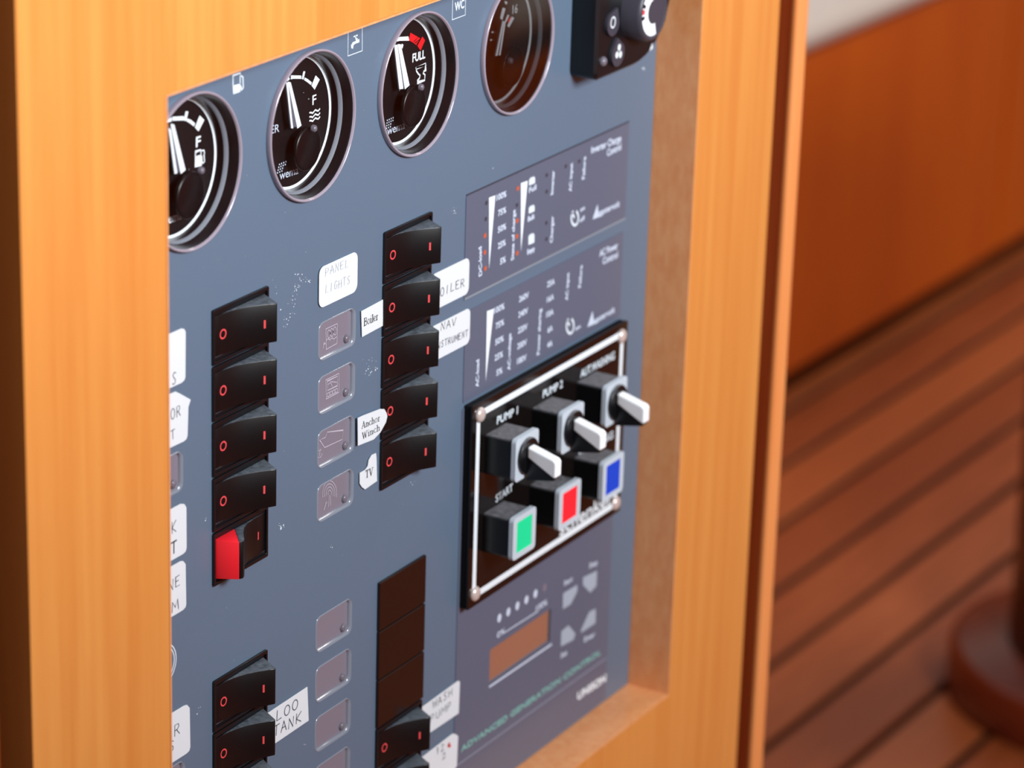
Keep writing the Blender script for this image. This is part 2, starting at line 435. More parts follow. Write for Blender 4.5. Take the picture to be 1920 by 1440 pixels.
# narrow edges of the door leaf, coloured darker for the gap's shade
gapw = .0165
tr = struct(obj('trim_1', box(fx1+gapw+.0035, .3445, YF+.004, .30, FLOOR+.002, .9), 'wood_gap_shade'))
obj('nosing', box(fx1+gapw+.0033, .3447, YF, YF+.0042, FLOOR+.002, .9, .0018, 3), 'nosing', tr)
tr['label'] = 'wood corner post, side darkened for shade, right of the cabinet face'
wl = struct(obj('wall_left', box(fx0-gapw-.5, fx0-gapw+.0012, YF, .30, FLOOR+.002, .9, .0015), 'wood_gap_shade'))
gb = struct(obj('wall_back', box(fx0-.52, fx1+.028, .302, .322, FLOOR+.002, .9), 'wood_gap_shade'))

# floor of teak planks, caulk between, laid almost parallel to the cabinet
RZ = math.atan(-.03)
fl = struct(obj('floor', box(-3.0, 5.0, -3.2, 1.6, FLOOR-.03, FLOOR-.0035), 'caulk'))
pitch = .0690; pv, pf = box(-3.2, 3.2, -.0300, .0300, -.004, 0., .001, 1)
pm = bpy.data.meshes.new('plank'); pm.from_pydata(pv, [], pf); pm.materials.append(M['teak'])
for i in range(-38, 9):
    yy = .2695 + i*pitch
    o = link('plank', pm, None, fl, (1.4, yy, FLOOR)); o.rotation_euler.z = RZ
    o.location = (1.3, yy - .0 , FLOOR)

# settee on the far side of the saloon
sp = PZ(1700, 570, FLOOR+.03)
st = thing('settee', 'brown wood settee base beneath a cream cushion, beyond the cabinet', 'settee', (sp.x, sp.y, FLOOR), rz=RZ)
seam = P(1890, 290, sp.y-.012).x - sp.x
cz = P(1660, 72, sp.y-.02).z
def loc_part(name, vf, mt, par): return obj(name, vf, mt, par, world=False)
loc_part('base_panel', box(-1.9, seam-.005, 0, .022, .03, cz-FLOOR+.004, .002), 'wood_dark', st)
loc_part('base_panel', box(seam+.005, 2.2, 0, .022, .03, cz-FLOOR+.004, .002), 'wood_dark', st)
loc_part('toe_board', box(-1.9, 2.2, .05, .07, .001, .2), 'column', st)
loc_part('seam_backing', box(seam-.05, seam+.05, .024, .04, .03, cz-FLOOR), 'column', st)
loc_part('seat_board', box(-1.9, 2.2, .03, .75, cz-FLOOR-.018, cz-FLOOR+.004), 'wood_dark', st)
cu = thing('seat_cushion', 'long cream upholstered cushion lying on the settee base', 'cushion', (sp.x, sp.y, cz+.004), rz=RZ)
loc_part('cushion_body', box(-1.85, 2.15, -.014, .68, .0005, .22, .03, 4), 'cream', cu)
# settee on the near side, seen only in reflections
ns = thing('settee_bench', 'brown wood bench with cream seat facing the cabinet', 'settee', (2.0, -1.08, FLOOR))
loc_part('base_panel', box(-1.6, 1.9, -.03, 0, .002, .28), 'wood_dark', ns)
nc = thing('bench_cushion', 'cream bench cushion facing the cabinet', 'cushion', (2.0, -1.08, FLOOR+.311))
loc_part('cushion_body', box(-.005, 1.9, -.14, -.0, 0, .75, .03, 3), 'cream', nc)
lk = thing('side_locker', 'tall brown wood locker beside the cream bench cushion', 'locker', (1.2, -1.08, FLOOR+.281))
loc_part('locker_front', box(-.8, .79, -.4, 0, 0, .75, .004), 'wood_dark', lk)

# added counter out of view, placed to shade the lower part of the cabinet
gc = thing('shade_blocker', 'unseen orange wood counter across the aisle from the cabinet', 'blocker', (-.50, -1.0, FLOOR))
loc_part('blocker_body', box(-.42, .42, -.24, .24, .002, 1.030), 'wood', gc)
loc_part('blocker_top', box(-.44, .44, -.26, .28, 1.031, 1.062, .004), 'wood', gc)
# pedestal column on a round timber flange
pc = thing('pedestal_column', 'dark brown round column standing on a round mahogany base', 'column', (1.465, .167, FLOOR))
def zlathe(prof, n=64):
    V, Fc = [], []; k = len(prof)
    for i in range(n):
        a = 2*math.pi*i/n
        V += [(r*math.cos(a), r*math.sin(a), z) for r, z in prof]
    for i in range(n):
        j = (i+1) % n
        for q in range(k-1): Fc.append((i*k+q, j*k+q, j*k+q+1, i*k+q+1))
    return V, Fc
obj('flange', zlathe([(0, .0006), (.140, .0006), (.1455, .006), (.1455, .040), (.143, .046), (.138, .049), (0, .049)]), 'flange', pc, smooth=True, world=False)
obj('post', zlathe([(0, .0495), (.097, .0495), (.1, .3), (.105, .55), (0, .55)]), 'column', pc, smooth=True, world=False)

# ================================================================ grey instrument panel
PX0, PX1 = X0+.0004, X1+.0018-.0022
GZ = .1020; GX = [-.0925, -.0222, .0482, .1204]; GR = .0269
WX0, WX1 = -.0156, .0089; WH = .0148
winz = [.0200, -.0006, -.0214, -.0424]
lowz = []
for k in range(4):
    a = xz([cH(1225, (300, 690, 1095, 1480)[k])])[0]; lowz.append(a[1]-WH/2)
lowz = [-.0945 - .0204*k for k in range(4)]
LX1 = -.0984; LX0 = LX1-.0245
leftz = [-.0014, -.1172]
panel = thing('instrument_panel', 'slate grey instrument panel set back in an orange wood frame', 'panel', (0, 0, ZB))
holes = [circle((x, GZ), .0262, 64) for x in GX]
def wloop(x0, zc, g=0.): return rrect(x0+g, zc-WH/2+g, x0+(WX1-WX0)-g, zc+WH/2-g, max(.0032-g, .0008), 5)
for z in winz + lowz: holes.append(wloop(WX0, z))
for z in leftz: holes.append(wloop(LX0, z))
LCD = (.1136, -.1640, .1640, -.1490)
holes.append([(LCD[0], LCD[1]), (LCD[2], LCD[1]), (LCD[2], LCD[3]), (LCD[0], LCD[3])])
pp_ = obj('panel_plate', holed([(PX0, ZB+.0003), (PX1, ZB+.0003), (PX1, ZT-.0003), (PX0, ZT-.0003)], holes, 0, .0022), 'panel', panel)
obj('panel_backing', box(PX0, PX1, .0105, .0118, ZB+.0003, ZT-.0003), 'black', panel)
YP = -.00006
# printed pictograms on the panel
def pict(vf, mt='iconblue', par=None, name='pictogram'): return obj(name, vf, mt, par or pp_)
def poly(pts, c, Y=0., y=None): return flat(xz(pts, c, Y), Y+YP if y is None else y)
def line(pts, c, wd, Y=0., closed=False, y=None): return ribbon(xz(pts, c, Y), wd/1000, Y+YP if y is None else y, closed)
pict(join(poly([(535,345),(585,330),(582,385),(538,400)], cA), line([(537,345),(537,280),(583,264),(583,335)], cA, .5), line([(583,275),(600,290),(603,360),(592,372),(586,345)], cA, .5)))
bx = [(1276,153),(1278,20),(1380,-18),(1378,112)]
pict(line([(140,458),(142,262),(257,215),(257,415)], cB, .28, closed=True))
pict(join(poly([(168,395),(165,370),(180,345),(205,335),(205,315),(218,310),(218,325),(232,318),(234,345),(200,358),(185,370),(182,398)], cB),
          line([(188,300),(218,288)], cB, .5), line([(204,295),(204,318)], cB, .5)))
pict(line([(993,162),(998,-60),(1104,-105),(1100,122)], cB, .28, closed=True))
ptext('WC', (1015, 92), (1090, 62), 3.4, pp_, 'iconblue', cB, bold=.12, name='pictogram')
c0 = xz([cH(127, 565)])[0]
for rr in (.0075, .0064): pict(ribbon(circle((c0[0]-.0075, c0[1]), rr, 40), .00045, YP, True))
# scuffs and dried glue on the panel
res = []
def blob(px, py, n, sx, sy, s):
    for _ in range(n):
        q = P(px+random.gauss(0, sx), py+random.gauss(0, sy)); r = s*random.uniform(.6, 1.9)/1000
        res.append(flat([(q.x+r*random.uniform(.5, 1)*math.cos(a), q.z+r*random.uniform(.5, 1)*math.sin(a)) for a in [k*1.05 for k in range(6)]], YP))
for (a, b) in ((563,518),(552,545),(548,562),(545,585),(538,600),(556,536),(573,527)): blob(a, b, 7, 5, 6, .22)
for (a, b, n, sx, sy, s) in ((581,527,2,1,1,.45),(536,612,3,2,2,.3),(527,580,2,1,1,.3),(517,540,3,1,6,.2),(688,695,9,7,5,.25),(703,691,5,3,2,.4),(526,987,7,4,2,.4),(385,974,2,.5,2,.35),
    (621,1023,4,1,4,.25),(369,1337,3,1,2,.3),(376,1330,3,4,2,.2),(573,1396,2,2,2,.2),(923,314,2,1,1,.3),(936,80,2,1,1,.2),(1207,130,2,1,1,.5),(853,400,5,3,8,.2),(847,390,3,8,6,.15),(690,680,9,9,5,.15),(770,905,4,3,3,.2),(575,180,2,8,8,.15)):
    blob(a, b, n, sx, sy, s)
for _ in range(90): blob(random.uniform(330, 1180), random.uniform(150, 1400), 1, 0, 0, .11)
ro = obj('scuff_marks', join(*res), 'residue', pp_); ro['kind'] = 'stuff'

# ---------------------------------------------------------------- gauges
DIAL = {}
def gauge(i, label):
    c = (GX[i], GZ)
    g = thing('tank_gauge' if i < 3 else 'volt_gauge', label, 'gauge', (c[0], 0, c[1]), 'round gauges along the top of the panel')
    mm = lambda pr: [(a/1000, b/1000) for a, b in pr]
    obj('bezel', lathe(c, mm([(26.1, 2.0), (26.9, -.02), (26.9, -1.5), (26.7, -1.95), (26.35, -2.1), (26.05, -1.9), (25.8, -1.2)])), 'rim', g, smooth=True)
    obj('housing', lathe(c, mm([(25.8, -1.2), (24.75, 2.5)])), 'wallblk', g, smooth=True)
    obj('ledge_ring', lathe(c, mm([(24.75, 2.4), (24.0, 3.3), (23.9, 3.8)])), 'ledge', g, smooth=True)
    obj('housing', lathe(c, mm([(23.9, 3.8), (23.75, 7.0)])), 'wallblk', g, smooth=True)
    dl = obj('dial', flat(circle(c, .0239, 64), .0070), 'dial', g)
    obj('dial_ring', lathe(c, mm([(23.75, 6.6), (23.5, 6.85), (22.85, 6.9)])), 'white', dl, smooth=True)
    hc = (c[0]+.0028, c[1]-.0094)
    hb = obj('hub', lathe(hc, mm([(3, 6.9), (3, 3.5), (7.9, 3.4), (8.0, 2.6), (7.7, 2.2), (7.2, 2.05), (0, 2.0)]), 48), 'hub', g, smooth=True)
    ac = xz([(c[0], c[1])] and [(377.7, 319.6)] if i == 0 else [[(589, 241), (790, 163.5), (957, 114)][i-1]], None, .0004)[0]
    obj('adjuster', lathe(ac, mm([(1.3, 1.0), (1.2, -.1), (.7, -.5), (0, -.6)]), 20), 'led', hb, smooth=True)
    ln = lathe(c, mm([(0, -1.45), (12, -1.42), (20, -1.36), (25.85, -1.25)] if i < 3 else [(0, -1.25), (14, -1.25), (25.85, -1.25)]), 64)
    lo = obj('lens', ln, 'lens' if i < 3 else 'lens_old', g, smooth=True)
    if lo.data.polygons[len(lo.data.polygons)//2].normal.y > 0: lo.data.flip_normals()
    DIAL[g.name] = dl
    return g
DY = .0070; DP = DY - .00012; NY = .0038
g1 = gauge(0, 'round black fuel gauge with pump symbol half hidden by the wood frame')
g2 = gauge(1, 'round black water gauge with three wavy lines')
g3 = gauge(2, 'round black waste gauge reading FULL with red scale end')
g4 = gauge(3, 'round brown-tinted voltage gauge next to the black heater control')
def dmark(g, mt, *vfs, name='dial_mark'): return obj(name, join(*vfs), mt, DIAL[g.name])
def dpoly(pts, c): return flat(xz(pts, c, DY), DP)
def dline(pts, c, wd, closed=False): return ribbon(xz(pts, c, DY), wd/1000, DP, closed)
# fuel
dmark(g1, 'white', dpoly([(-60,560),(0,450),(55,415),(110,380),(112,452),(50,472),(0,500),(-30,590)], c1), dpoly([(122,375),(330,362),(335,435),(125,442)], c1), dpoly([(360,275),(408,280),(370,450),(332,438)], c1),
      dpoly([(385,405),(450,425),(530,490),(508,548),(440,490),(378,455)], c1), dpoly([(612,350),(695,430),(592,635),(528,565)], c1))
ptext('F', (548, 920), (628, 895), 3.6, DIAL[g1.name], 'white', c1, DY, .00012, .12)
dmark(g1, 'white', dpoly([(530,1090),(640,1050),(650,1255),(525,1285)], c1), dline([(535,1090),(540,1000),(632,970),(638,1060)], c1, .55), dline([(650,985),(690,975),(700,1030),(690,1060),(700,1180),(670,1210),(655,1180),(650,1080)], c1, .5), name='pictogram')
ptext('wema', (-60, 890), (285, 780), 3.4, DIAL[g1.name], 'white', c1b, DY, .00012)
# water
dmark(g2, 'white', dpoly([(340,560),(372,500),(425,440),(440,500),(400,530)], c2), dpoly([(465,425),(660,428),(665,490),(500,488),(460,500)], c2), dpoly([(705,345),(738,350),(705,505),(672,490)], c2),
      dpoly([(730,465),(790,500),(865,560),(848,610),(780,555),(718,515)], c2), dpoly([(940,425),(1018,505),(920,700),(860,620)], c2))
ptext('F', (878, 995), (948, 970), 3.6, DIAL[g2.name], 'white', c2, DY, .00012, .05)
dmark(g2, 'white', *[dline([(825,1145+d),(850,1140+d),(880,1155+d),(905,1125+d),(935,1090+d),(965,1105+d),(990,1110+d),(1020,1070+d)], c2, .55) for d in (0, 80, 155)], name='pictogram')
ptext('WATER', (650, 690), (832, 640), 3.0, DIAL[g2.name], 'paleprint', cA, DY, .00012)
ptext('wema', (835, 950), (955, 910), 3.2, DIAL[g2.name], 'paleprint', cA, DY, .00012)
# waste
dmark(g3, 'white', dpoly([(120,600),(165,500),(260,320),(300,300),(465,290),(480,372),(300,375),(235,390),(180,520),(160,600)], c3), dpoly([(340,430),(370,450),(350,530),(320,470)], c3))
dmark(g3, 'dialred', dpoly([(505,220),(690,325),(620,455),(560,410),(475,365)], c3), dpoly([(735,295),(785,365),(700,560),(640,470)], c3))
dmark(g3, 'dial', flat(xz([(585,410),(690,330),(692,340),(600,425)], c3, DY), DP-.00006), flat(xz([(560,385),(650,305),(655,312),(570,398)], c3, DY), DP-.00006), flat(xz([(620,430),(690,360),(690,372),(630,440)], c3, DY), DP-.00006), name='hatching')
ptext('FULL', (545, 790), (785, 705), 3.3, DIAL[g3.name], 'white', c3, DY, .00012, .12)
dmark(g3, 'white', dline([(615,900),(620,955),(655,1010),(690,1040),(680,1095),(640,1140),(640,1180),(780,1135),(785,1030),(750,1000),(765,960),(795,950),(795,830)], c3, .6, True), dpoly([(605,885),(795,815),(790,860),(610,935)], c3), name='pictogram')
ptext('wema', (460, 1105), (605, 1050), 3.3, DIAL[g3.name], 'paleprint', cB, DY, .00012)
# voltage
dmark(g4, 'white', dpoly([(620,170),(690,190),(620,450),(565,410)], c4), dpoly([(735,325),(775,345),(725,460),(690,510),(675,470)], c4), dpoly([(830,370),(885,405),(770,620),(725,580)], c4), dpoly([(670,20),(735,40),(715,105),(670,70)], c4))
dmark(g4, 'dialred', dpoly([(775,390),(820,385),(765,510),(725,500)], c4))
dmark(g4, 'white', dline([(375,725),(470,725)], c4, .55), dline([(440,730),(425,900)], c4, .55), dline([(430,895),(350,900)], c4, .55))
ptext('16', (845, 315), (955, 280), 3.6, DIAL[g4.name], 'white', c4, DY, .00012, .1)
for g, c in ((g2, cA), (g3, cB)):
    dots = []
    for r_ in range(4):
        for k in range(4 - (r_ < 2)):
            x, z = ((822+14*k+4*r_, 905-18*r_-6*k) if g is g2 else (455+16*k+2*r_, 1050-22*r_-7*k))
            q = xz([(x, z)], c, DY)[0]; dots.append(flat(circle(q, .00032, 8), DP))
    dmark(g, 'paleprint', *dots, name='dot_pattern')
def needle(g, c, r_, l_):
    a = xz(r_, c, NY); b = xz(l_, c, NY)
    mid = [b[0], a[1], a[2], b[-1]]
    pb = obj('pointer', prism(mid, NY+.0001, NY+.0005), 'needlemid', g)
    obj('pointer_edge', join(prism(a, NY-.0002, NY+.0001), prism(b, NY-.0002, NY+.0001)), 'white', pb)
needle(g1, c1, [(88,500),(150,510),(355,1330),(270,1400)], [(50,580),(92,600),(207,1390),(160,1400)])
needle(g2, c2, [(400,545),(455,560),(662,1390),(585,1450)], [(368,560),(405,570),(502,1445),(468,1445)])
needle(g3, c3, [(255,440),(315,440),(485,1230),(395,1310)], [(190,460),(250,450),(365,1300),(290,1310)])
needle(g4, c4, [(655,475),(690,490),(572,1240),(540,1245)], [(622,465),(650,480),(502,1250),(462,1255)])

# ---------------------------------------------------------------- rocker switches
SW, SH, SP = .0334, .0198, .02035
ONP = [(1.4, .35), (5, .55), (9, 1.0), (13, 1.9), (17, 3.3), (21, 5.4), (24.5, 7.7), (26.4, 8.9)]
def rk_h(x):
    for a, b in zip(ONP, ONP[1:]):
        if a[0] <= x <= b[0]: return a[1] + (b[1]-a[1])*(x-a[0])/(b[0]-a[0])
    return ONP[0][1] if x < ONP[0][0] else ONP[-1][1]
RH = .0148
def xprism(prof, zh, tap=.0004):
    """profile (x, out) in mm, extruded along z between -zh/2 and zh/2 with slightly tapering front"""
    V, Fc = [], []; n = len(prof)
    for s in (-1, 1):
        for x, o in prof:
            V.append((x/1000, -o/1000, s*(zh/2 - tap*max(0, o)/9)))
    Fc.append(tuple(range(n-1, -1, -1))); Fc.append(tuple(range(n, 2*n)))
    for i in range(n):
        j = (i+1) % n; Fc.append((i, j, n+j, n+i))
    return V, Fc
def mesh_of(name, vf, mt, bev=0., smooth_ang=None):
    me = bpy.data.meshes.new(name); me.from_pydata(vf[0], [], vf[1]); me.update()
    if bev:
        bm = bmesh.new(); bm.from_mesh(me)
        bmesh.ops.recalc_face_normals(bm, faces=bm.faces[:])
        ed = [e for e in bm.edges if e.calc_face_angle(0) > .6]
        bmesh.ops.bevel(bm, geom=ed, offset=bev, segments=2, affect='EDGES', profile=.5)
        for f in bm.faces: f.smooth = True
        bm.to_mesh(me); bm.free()
        me.set_sharp_from_angle(angle=.7)
    me.materials.append(M[mt]); return me
def shift(vf, dx=0, dy=0, dz=0): return [(a+dx, b+dy, c+dz) for a, b, c in vf[0]], vf[1]
# frame
fo = rrect(0, -SH/2, SW, SH/2, .0006, 2); fi = rrect(.0011, -SH/2+.0013, SW-.0011, SH/2-.0013, .0005, 2)
fr_me = mesh_of('switch_frame', frame_ring(fo, fi, -.0010, -.00003), 'black', .0002)
base_me = mesh_of('switch_well', prism(fi, -.00025, -.00004), 'black')
on_prof = [(1.4, .2)] + ONP + [(27.1, 8.6), (31.6, .2)]
rk_on = mesh_of('rocker', xprism(on_prof, RH), 'rocker', .0003)
off_prof = [(33.4-x, o) for x, o in on_prof]
off_blk = [(4.9, 8.05), (6.4, 8.75), (8.0, 8.2), (10.5, 6.2), (13.2, 4.2), (16.4, 2.4), (20, 1.25), (25, .75), (32.0, .45), (32.0, .2), (13.5, .2)]
rk_off = mesh_of('rocker', xprism(off_blk, RH), 'rocker', .00025)
rk_red = mesh_of('red_end', xprism([(1.3, .2), (4.7, 8.0), (4.9, 8.05), (13.5, .2)], RH-.0001), 'redplastic', .0002)
def surf_ring(cx, rx, rz, wd, h, n=28):
    V, Fc = [], []
    for i in range(n):
        a = 2*math.pi*i/n
        for k in (-.5, .5):
            x = cx + (rx+wd*k)*math.cos(a); V.append((x/1000, -(h(x)+.06)/1000, (rz+wd*k)*math.sin(a)/1000))
    for i in range(n):
        j = (i+1) % n; Fc.append((2*i, 2*j, 2*j+1, 2*i+1))
    return V, Fc
def surf_bar(cx, wd, hgt, h):
    return [(x/1000, -(h(x)+.06)/1000, z/1000) for x, z in ((cx-wd/2, -hgt/2), (cx+wd/2, -hgt/2), (cx+wd/2, hgt/2), (cx-wd/2, hgt/2))], [(0, 1, 2, 3)]
o_me = mesh_of('off_mark', surf_ring(6.0, 1.45, 1.55, .55, rk_h), 'redprint')
i_me = mesh_of('on_mark', surf_bar(22.6, .62, 3.0, rk_h), 'redprint')
i_off = mesh_of('on_mark', surf_bar(27.3, .62, 3.0, lambda x: .75), 'redprint')
def rocker(x, zc, label, group, off=False):
    s = thing('rocker_switch', label, 'switch', (x, 0, zc), group)
    f_ = link('switch_frame', fr_me, None, s); link('switch_well', base_me, None, f_)
    rk = link('rocker', rk_off if off else rk_on, None, s)
    if off:
        o = link('red_end', rk_red, None, rk); o['label'] = 'bright red end of the rocker'
        link('on_mark', i_off, None, rk)
    else:
        link('off_mark', o_me, None, rk); link('on_mark', i_me, None, rk)
    return s
AX, BX = -.0816, .0268
ordn = ['topmost', 'second', 'third', 'fourth', 'lowest']
for k in range(5):
    zc = .0509 - SP*(k+.5)
    if k < 4: rocker(AX, zc, f'black rocker switch, {ordn[k]} in the stack that ends in a red-ended switch', 'rocker switches')
    else: rocker(AX, zc, 'switched-off black rocker switch with a bright red raised end', 'rocker switches', True)
    note = ['above the handwritten boiler sticker', 'between the two boiler stickers', 'beside the handwritten NAV sticker', 'beside the torn Anchor Winch label', 'beside the torn TV label'][k]
    rocker(BX, zc, f'black rocker switch {note}', 'rocker switches')
for k in range(3):
    rocker(AX, -.0866 - SP*(k+.5), ['black rocker switch just above the LOO TANK sticker', 'black rocker switch left of the LOO TANK sticker', 'black rocker switch below the one beside the LOO TANK sticker'][k], 'rocker switches')
zb0 = -.0880
for k in range(3):
    z1 = zb0 - .02045*k; z0 = z1 - .0202
    b = thing('blank_cover', f'plain brown-black blank cover plate, {("topmost", "middle", "lowest")[k]} of three above a rocker', 'cover plate', (BX, 0, z0), 'blank cover plates')
    obj('cover_plate', bevel_slab(BX, z0+.0001, BX+.0337, z1-.0001, .0004, -.0012, -.00003, .0003, 2), 'brown_gloss', b)
for k in range(2):
    rocker(BX, zb0 - .02045*3 - SP*(k+.5), ['black rocker switch beneath the three blank cover plates', 'black rocker switch beside the red-marked handwritten sticker'][k], 'rocker switches')

# ---------------------------------------------------------------- legend windows
def window(x0, zc, label, icon=None):
    w_ = thing('indicator_legend', label, 'indicator', (x0, 0, zc), 'legend tiles')
    a = wloop(x0, zc, .00002); b = wloop(x0, zc, .0008); n = len(a)
    V = [(x, -.0004, z) for x, z in wloop(x0, zc, .0003)] + [(x, .0014, z) for x, z in b] + [(x, .0001, z) for x, z in a]
    Fc = []
    for i in range(n):
        j = (i+1) % n; Fc += [(i, j, n+j, n+i), (2*n+i, 2*n+j, j, i)]
    obj('bevel_rim', (V, Fc), 'legend_rim', w_, smooth=True)
    lp = obj('legend_plate', prism(b, .0014, .0020), 'legend', w_)
    lc = (x0+.0204, zc-.0042)
    obj('indicator_lamp', lathe(lc, [(.0016, .0013), (.0015, .0006), (.0009, .0003), (0, .0002)], 20), 'led', w_, smooth=True)
    if icon: obj('pictogram', join(*icon), 'iconline', lp)
    return w_
LY = .0014
def il(pts, c, wd=.26, closed=False): return ribbon(xz(pts, c, LY), wd/1000, LY-.00012, closed)
def arc(cx, cy, rx, ry, a0, a1, n=16): return [(cx+rx*math.cos(math.radians(a0+(a1-a0)*i/n)), cy+ry*math.sin(math.radians(a0+(a1-a0)*i/n))) for i in range(n+1)]
ic_boiler = [il([(1490,560),(1593,512),(1590,690),(1492,745)], cD, closed=True), il([(1492,665),(1510,648),(1525,660),(1545,640),(1560,652),(1590,628)], cD)] + \
    [il(arc(x, y, 14, 36, 0, 360), cD) for x, y in ((1517,606),(1544,592),(1571,578))] + [il([(1490,690),(1470,700),(1466,735)], cD), il([(1470,690),(1482,684)], cD)]
ic_meter = [il([(1490,1020),(1608,960),(1607,1130),(1492,1192)], cD, closed=True), il([(1503,1030),(1595,985),(1594,1070),(1505,1115)], cD, closed=True), il([(1510,1060),(1540,1035),(1590,1040)], cD), il([(1528,1030),(1548,1078)], cD)] + \
    [il([(x, y), (x+18, y-9), (x+18, y+22), (x, y+31)], cD, closed=True) for x, y in ((1503,1140),(1528,1128),(1552,1116),(1576,1104))]
ic_boat = [il([(1265,190),(1305,250),(1445,185),(1452,112),(1325,128),(1310,170)], cE, closed=True), il([(1268,260),(1266,330)], cE), il([(1250,310),(1258,330),(1275,325),(1286,298)], cE), il([(1258,275),(1276,268)], cE)]
ic_ant = [il(arc(1345, 618, rx, ry, -195, 15), cE) for rx, ry in ((14,30),(28,55),(42,80),(56,105))] + [il([(1341,630),(1335,720)], cE), il([(1350,630),(1352,712)], cE), il([(1320,680),(1300,745)], cE, .35), il([(1310,690),(1325,688)], cE)]
for z, ic, lb in zip(winz, (ic_boiler, ic_meter, ic_boat, ic_ant), ('mauve legend tile with a heating coil boiler drawing', 'mauve legend tile with a meter and buttons drawing', 'mauve legend tile with a boat and anchor drawing', 'mauve legend tile with an antenna mast drawing')):
    window(WX0, z, lb, ic)
for k, z in enumerate(lowz): window(WX0, z, f'blank mauve legend tile, {ordn[k]} in the column beside the cover plates')
window(LX0, leftz[0], 'dark blank legend tile beneath the curled OR T sticker')
window(LX0, leftz[1], 'blank legend tile beneath the sticker ending in R')

# ---------------------------------------------------------------- stickers
def sticker(label, pts, Y=-.0005, name='sticker'):
    xs = [p[0] for p in pts]; zs = [p[1] for p in pts]
    s = thing(name, label, 'sticker', (sum(xs)/len(xs), Y, min(zs)), 'paper stickers on the panel')
    return obj('paper', prism(pts, Y-.0001, Y+.0001 if Y > -.001 else -.00102), 'paper', s)
def widen(p, dx=-.018):                         # continue a sticker behind the wood frame
    return [(p[0][0]+dx, p[0][1])] + p[1:-1] + [(p[-1][0]+dx, p[-1][1])]
s = sticker('white sticker with faint handwriting PANEL LIGHTS', rrect(-.0162, .0332, .0090, .0485, .0030))
hand('PANEL', (125, 660), (350, 570), 3.0, s, cF, mt='inkfaint', wd=.28); hand('LIGHTS', (128, 815), (360, 720), 3.0, s, cF, mt='inkfaint', wd=.28)
s = sticker('white sticker handwritten BOILER', rrect(.0608, .0108, .0886, .0254, .0028)); hand('BOILER', (1115, 862), (1388, 745), 3.3, s, cF, wd=.32)
s = sticker('white sticker handwritten NAV INSTRUMENT', rrect(.0608, -.0098, .0902, .0046, .0026)); hand('NAV', (1165, 1150), (1315, 1090), 3.0, s, cF); hand('INSTRUMENT', (1105, 1332), (1418, 1196), 2.6, s, cF)
s = sticker('small white label printed Boiler', xz([(455,975),(650,870),(650,1105),(462,1207)], cF), name='printed_label'); serif('Boiler', (478, 1108), (605, 1048), 2.9, s, cF)
s = sticker('torn white label printed Anchor Winch', xz([(360,575),(400,556),(530,506),(560,508),(575,535),(582,560),(572,605),(530,682),(480,735),(362,782)], cG, -.0011), -.0012, 'printed_label')
serif('Anchor', (390, 655), (527, 594), 2.5, s, cG, -.0012, .0002); serif('Winch', (392, 735), (528, 664), 2.5, s, cG, -.0012, .0002)
s = sticker('torn white label scrap printed TV', xz([(368,985),(408,962),(428,935),(435,890),(458,850),(490,836),(494,870),(498,1045),(408,1108),(385,1092),(368,1065)], cG), name='printed_label'); serif('TV', (408, 1025), (468, 995), 2.9, s, cG)
s = sticker('white sticker handwritten LOO TANK', xz([(846,1000),(1160,792),(1170,1060),(865,1268)], cH)); hand('LOO', (905, 1070), (1095, 955), 4.0, s, cH, wd=.38); hand('TANK', (885, 1195), (1118, 1060), 4.0, s, cH, wd=.38)
s = sticker('white sticker handwritten WASH PUMP', xz([(640,640),(1040,350),(1060,336),(1080,345),(1066,700),(690,955)], cN)); hand('WASH', (765, 650), (1000, 492), 3.2, s, cN); hand('PUMP', (735, 815), (990, 640), 3.2, s, cN)
s = sticker('white sticker with small red marks beneath the WASH PUMP sticker', xz([(640,1205),(990,935),(1020,930),(1060,955),(1045,1290),(1010,1345),(640,1640)], cN))
hand('12', (800, 1180), (910, 1105), 3.0, s, cN); hand('2', (870, 1230), (930, 1190), 2.6, s, cN)
pp = []
for (x, y) in ((955,1045),(965,1070),(950,1062),(705,1275),(715,1262)):
    q = xz([(x, y)], cN)[0]; pp.append(flat(circle(q, .0007, 7, .0009), -.0007))
obj('red_mark', join(*pp), 'redprint', s)
s = sticker('white sticker whose writing ends in S at the wood frame', widen(xz([(25,105),(115,65),(138,68),(150,90),(148,450),(140,475),(120,495),(25,535)], cQ))); hand('S', (36, 520), (82, 500), 4.2, s, cQ, wd=.3)
s = sticker('curled white sticker whose writing ends in OR and T', widen(xz([(30,575),(70,565),(110,585),(190,630),(172,690),(165,920),(155,945),(135,962),(35,1000)], cQ))); hand('OR', (28, 795), (115, 750), 3.8, s, cQ); hand('T', (28, 955), (72, 930), 3.2, s, cQ)
s = sticker('white sticker whose writing ends in K and a bold T', widen(xz([(35,145),(110,102),(140,103),(156,130),(158,450),(150,480),(130,500),(40,555)], cR))); hand('K', (34, 345), (82, 318), 4.2, s, cR); hand('T', (32, 510), (85, 480), 4.2, s, cR, wd=.6)
s = sticker('white sticker whose writing ends in NE and M', widen(xz([(38,600),(108,558),(130,556),(150,580),(155,900),(148,925),(130,945),(40,1005)], cR))); hand('NE', (10, 800), (112, 745), 3.8, s, cR); hand('M', (36, 970), (100, 930), 3.8, s, cR)
s = sticker('white sticker whose writing ends in R and S', widen(xz([(80,1000),(180,942),(205,936),(225,960),(230,1270),(222,1300),(200,1322),(80,1400)], cH))); hand('R', (95, 1195), (155, 1158), 4.2, s, cH); hand('S', (62, 1310), (108, 1282), 3.8, s, cH)

